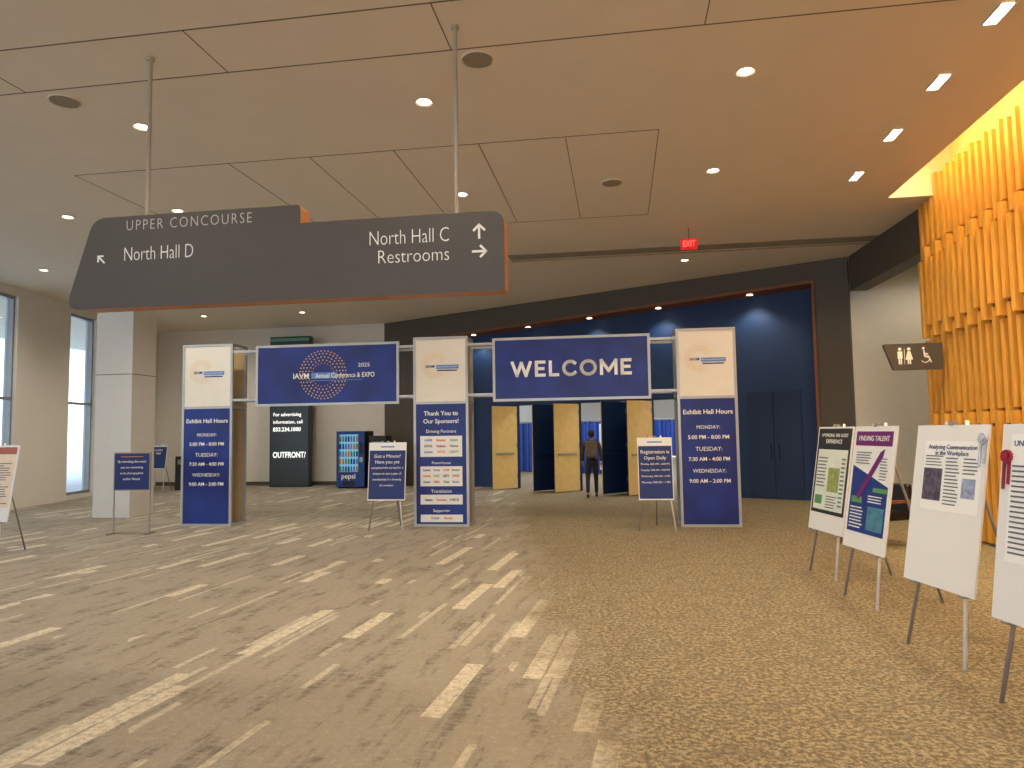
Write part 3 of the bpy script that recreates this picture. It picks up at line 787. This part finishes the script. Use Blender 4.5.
# ------------------------------------------------------------ person walking into the hall
M_HAIR = mat('hair_dark', (30, 24, 22), 0.6, var=0.3, scale=60); M_SKIN = mat('skin', (176, 122, 92), 0.55, var=0.05)
M_JKT = mat('jacket', (66, 60, 56), 0.8, var=0.15, scale=20); M_PANT = mat('trousers', (38, 36, 40), 0.8)
M_PACK = mat('backpack_fabric', (104, 92, 80), 0.8, var=0.15); M_SHOE = mat('shoes', (24, 22, 22), 0.5)
def skin(name, vs, es, m, parent):
    me = bpy.data.meshes.new(name)
    me.from_pydata([v[:3] for v in vs], es, [])
    me.materials.append(m)
    o = bpy.data.objects.new(name, me); COL.objects.link(o); o.parent = parent
    md = o.modifiers.new('skin', 'SKIN'); md.use_smooth_shade = True
    for i, v in enumerate(vs):
        sv = me.skin_vertices[0].data[i]
        sv.radius = (v[3], v[4] if len(v) > 4 else v[3])
        sv.use_root = (i == 0)
    o.modifiers.new('sub', 'SUBSURF').levels = 2
    o.modifiers['sub'].render_levels = 2
    return o
pe = empty('person', (1.95, 17.5, 0), math.radians(-8))
skin('trousers', [(0, 0, .88, .13, .10), (-.085, 0, .82, .085), (-.1, -.02, .46, .06), (-.1, -.20, .12, .048), (.085, 0, .82, .085), (.1, .13, .47, .06), (.1, .17, .08, .048), (0, 0, .99, .135, .1)],
     [(0, 1), (1, 2), (2, 3), (0, 4), (4, 5), (5, 6), (0, 7)], M_PANT, pe)
skin('jacket', [(0, 0, .93, .15, .11), (0, 0.01, 1.1, .145, .1), (0, 0.02, 1.26, .155, .105), (0, 0.02, 1.35, .12, .08), (0, 0.02, 1.42, .055),
                (-.17, .01, 1.35, .062), (-.23, -.04, 1.10, .05), (-.23, .10, .90, .038), (.17, .01, 1.35, .062), (.23, -.08, 1.12, .05), (.24, -.06, .88, .038)],
     [(0, 1), (1, 2), (2, 3), (3, 4), (3, 5), (5, 6), (6, 7), (3, 8), (8, 9), (9, 10)], M_JKT, pe)
skin('neck', [(0, .02, 1.38, .05), (0, .025, 1.47, .048)], [(0, 1)], M_SKIN, pe)
bm = bmesh.new()
bmesh.ops.create_uvsphere(bm, u_segments=24, v_segments=18, radius=1)
for v in bm.verts:
    c = v.co; x, y, z = c.x*.073, c.y*.092, c.z*.112
    if z < -0.02: x *= 1 - (-z-0.02)*3.2; y *= 1 - (-z-0.02)*1.6
    if y > 0.07 and abs(x) < .016 and -0.03 < z < 0.012: y += 0.018
    if y > 0.06 and 0.012 < abs(x) < 0.045 and 0.0 < z < 0.02: y -= 0.006
    v.co = Vector((x, y+.03, z+1.56))
finish('head', bm, M_SKIN, pe, smooth=True)
bm = bmesh.new()
for sx in (-1, 1):
    bmesh.ops.create_uvsphere(bm, u_segments=10, v_segments=8, radius=1, matrix=Matrix.Translation((sx*.074, .025, 1.555)) @ Matrix.Diagonal((.01, .018, .03, 1)))
finish('ears', bm, M_SKIN, pe, smooth=True)
bm = bmesh.new()
for sx in (-1, 1):
    bmesh.ops.create_uvsphere(bm, u_segments=10, v_segments=8, radius=.010, matrix=Matrix.Translation((sx*.028, .112, 1.565)))
finish('eyes', bm, M_BLACK, pe, smooth=True)
tube('mouth', (-.02, .108, 1.505), (.02, .108, 1.505), .004, M_RED, pe)
bm = bmesh.new()
bmesh.ops.create_uvsphere(bm, u_segments=24, v_segments=18, radius=1)
dl = []
for v in bm.verts:
    c = v.co; v.co = Vector((c.x*.081, c.y*.100+.022, c.z*.112+1.572))
    if v.co.y > .06 and v.co.z < 1.61: dl.append(v)
    elif v.co.z < 1.49: dl.append(v)
bmesh.ops.delete(bm, geom=dl, context='VERTS')
finish('hair', bm, M_HAIR, pe, smooth=True)
for sx, w in ((-1, (-.23, .115, .87)), (1, (.24, -.055, .85))):
    vs = [(w[0], w[1], w[2]+.03, .026, .02), (w[0], w[1]+.005, w[2]-.03, .034, .016), (w[0], w[1]+.008, w[2]-.055, .034, .014)]; es = [(0, 1), (1, 2)]
    skin('palm', vs, es, M_SKIN, pe)
    for f in range(4):
        fx = w[1] + (f-1.5)*.017; ln = (.062, .074, .07, .055)[f]
        skin('finger', [(w[0], fx, w[2]-.045, .009), (w[0]-sx*.004, fx, w[2]-.05-ln*.55, .0085), (w[0]-sx*.018, fx, w[2]-.05-ln, .0075)], [(0, 1), (1, 2)], M_SKIN, pe)
    skin('thumb', [(w[0], w[1]+.02, w[2]-.01, .011), (w[0]-sx*.01, w[1]+.045, w[2]-.04, .010), (w[0]-sx*.014, w[1]+.05, w[2]-.068, .008)], [(0, 1), (1, 2)], M_SKIN, pe)
skin('shoe', [(-.1, -.22, .085, .045), (-.1, -.17, .05, .042), (-.1, -.08, .035, .035)], [(0, 1), (1, 2)], M_SHOE, pe)
skin('shoe', [(.1, .15, .05, .045), (.1, .22, .045, .042), (.1, .30, .035, .034)], [(0, 1), (1, 2)], M_SHOE, pe)
box('backpack', -.15, .15, -.26, -.09, .98, 1.40, M_PACK, pe, bev=.045)
box('backpack_pocket', -.11, .11, -.30, -.24, 1.02, 1.2, M_PACK, pe, bev=.025)
skin('strap', [(-.09, -.1, 1.38, .018, .01), (-.1, .02, 1.44, .018, .01), (-.1, .12, 1.36, .018, .01), (-.11, .13, 1.15, .016, .01), (-.13, -.08, 1.02, .014, .01)], [(0, 1), (1, 2), (2, 3), (3, 4)], M_BLACK, pe)
skin('strap', [(.09, -.1, 1.38, .018, .01), (.1, .02, 1.44, .018, .01), (.1, .12, 1.36, .018, .01), (.11, .13, 1.15, .016, .01), (.13, -.08, 1.02, .014, .01)], [(0, 1), (1, 2), (2, 3), (3, 4)], M_BLACK, pe)

# ------------------------------------------------------------ world
w = bpy.data.worlds.new('sky'); scene.world = w; w.use_nodes = True
nt = w.node_tree; bg = nt.nodes['Background']
tc = nt.nodes.new('ShaderNodeTexCoord'); sp = nt.nodes.new('ShaderNodeSeparateXYZ'); r = nt.nodes.new('ShaderNodeValToRGB')
nt.links.new(tc.outputs['Generated'], sp.inputs[0]); nt.links.new(sp.outputs['Z'], r.inputs['Fac'])
r.color_ramp.elements[0].color = (0.84, 0.91, 1.0, 1); r.color_ramp.elements[1].color = (0.66, 0.80, 1.0, 1)
nt.links.new(r.outputs['Color'], bg.inputs['Color']); bg.inputs['Strength'].default_value = 3.1

# ------------------------------------------------------------ camera
cd = bpy.data.cameras.new('camera'); cd.lens = 36*700/1024; cd.sensor_width = 36; cd.sensor_fit = 'HORIZONTAL'
cam = bpy.data.objects.new('camera', cd); COL.objects.link(cam)
cam.matrix_world = Matrix.Translation((0, 0, 1.65)) @ Matrix.Rotation(math.radians(90+3.92), 4, 'X') @ Matrix.Rotation(-0.0155, 4, 'Z')
cd.clip_end = 300
scene.camera = cam
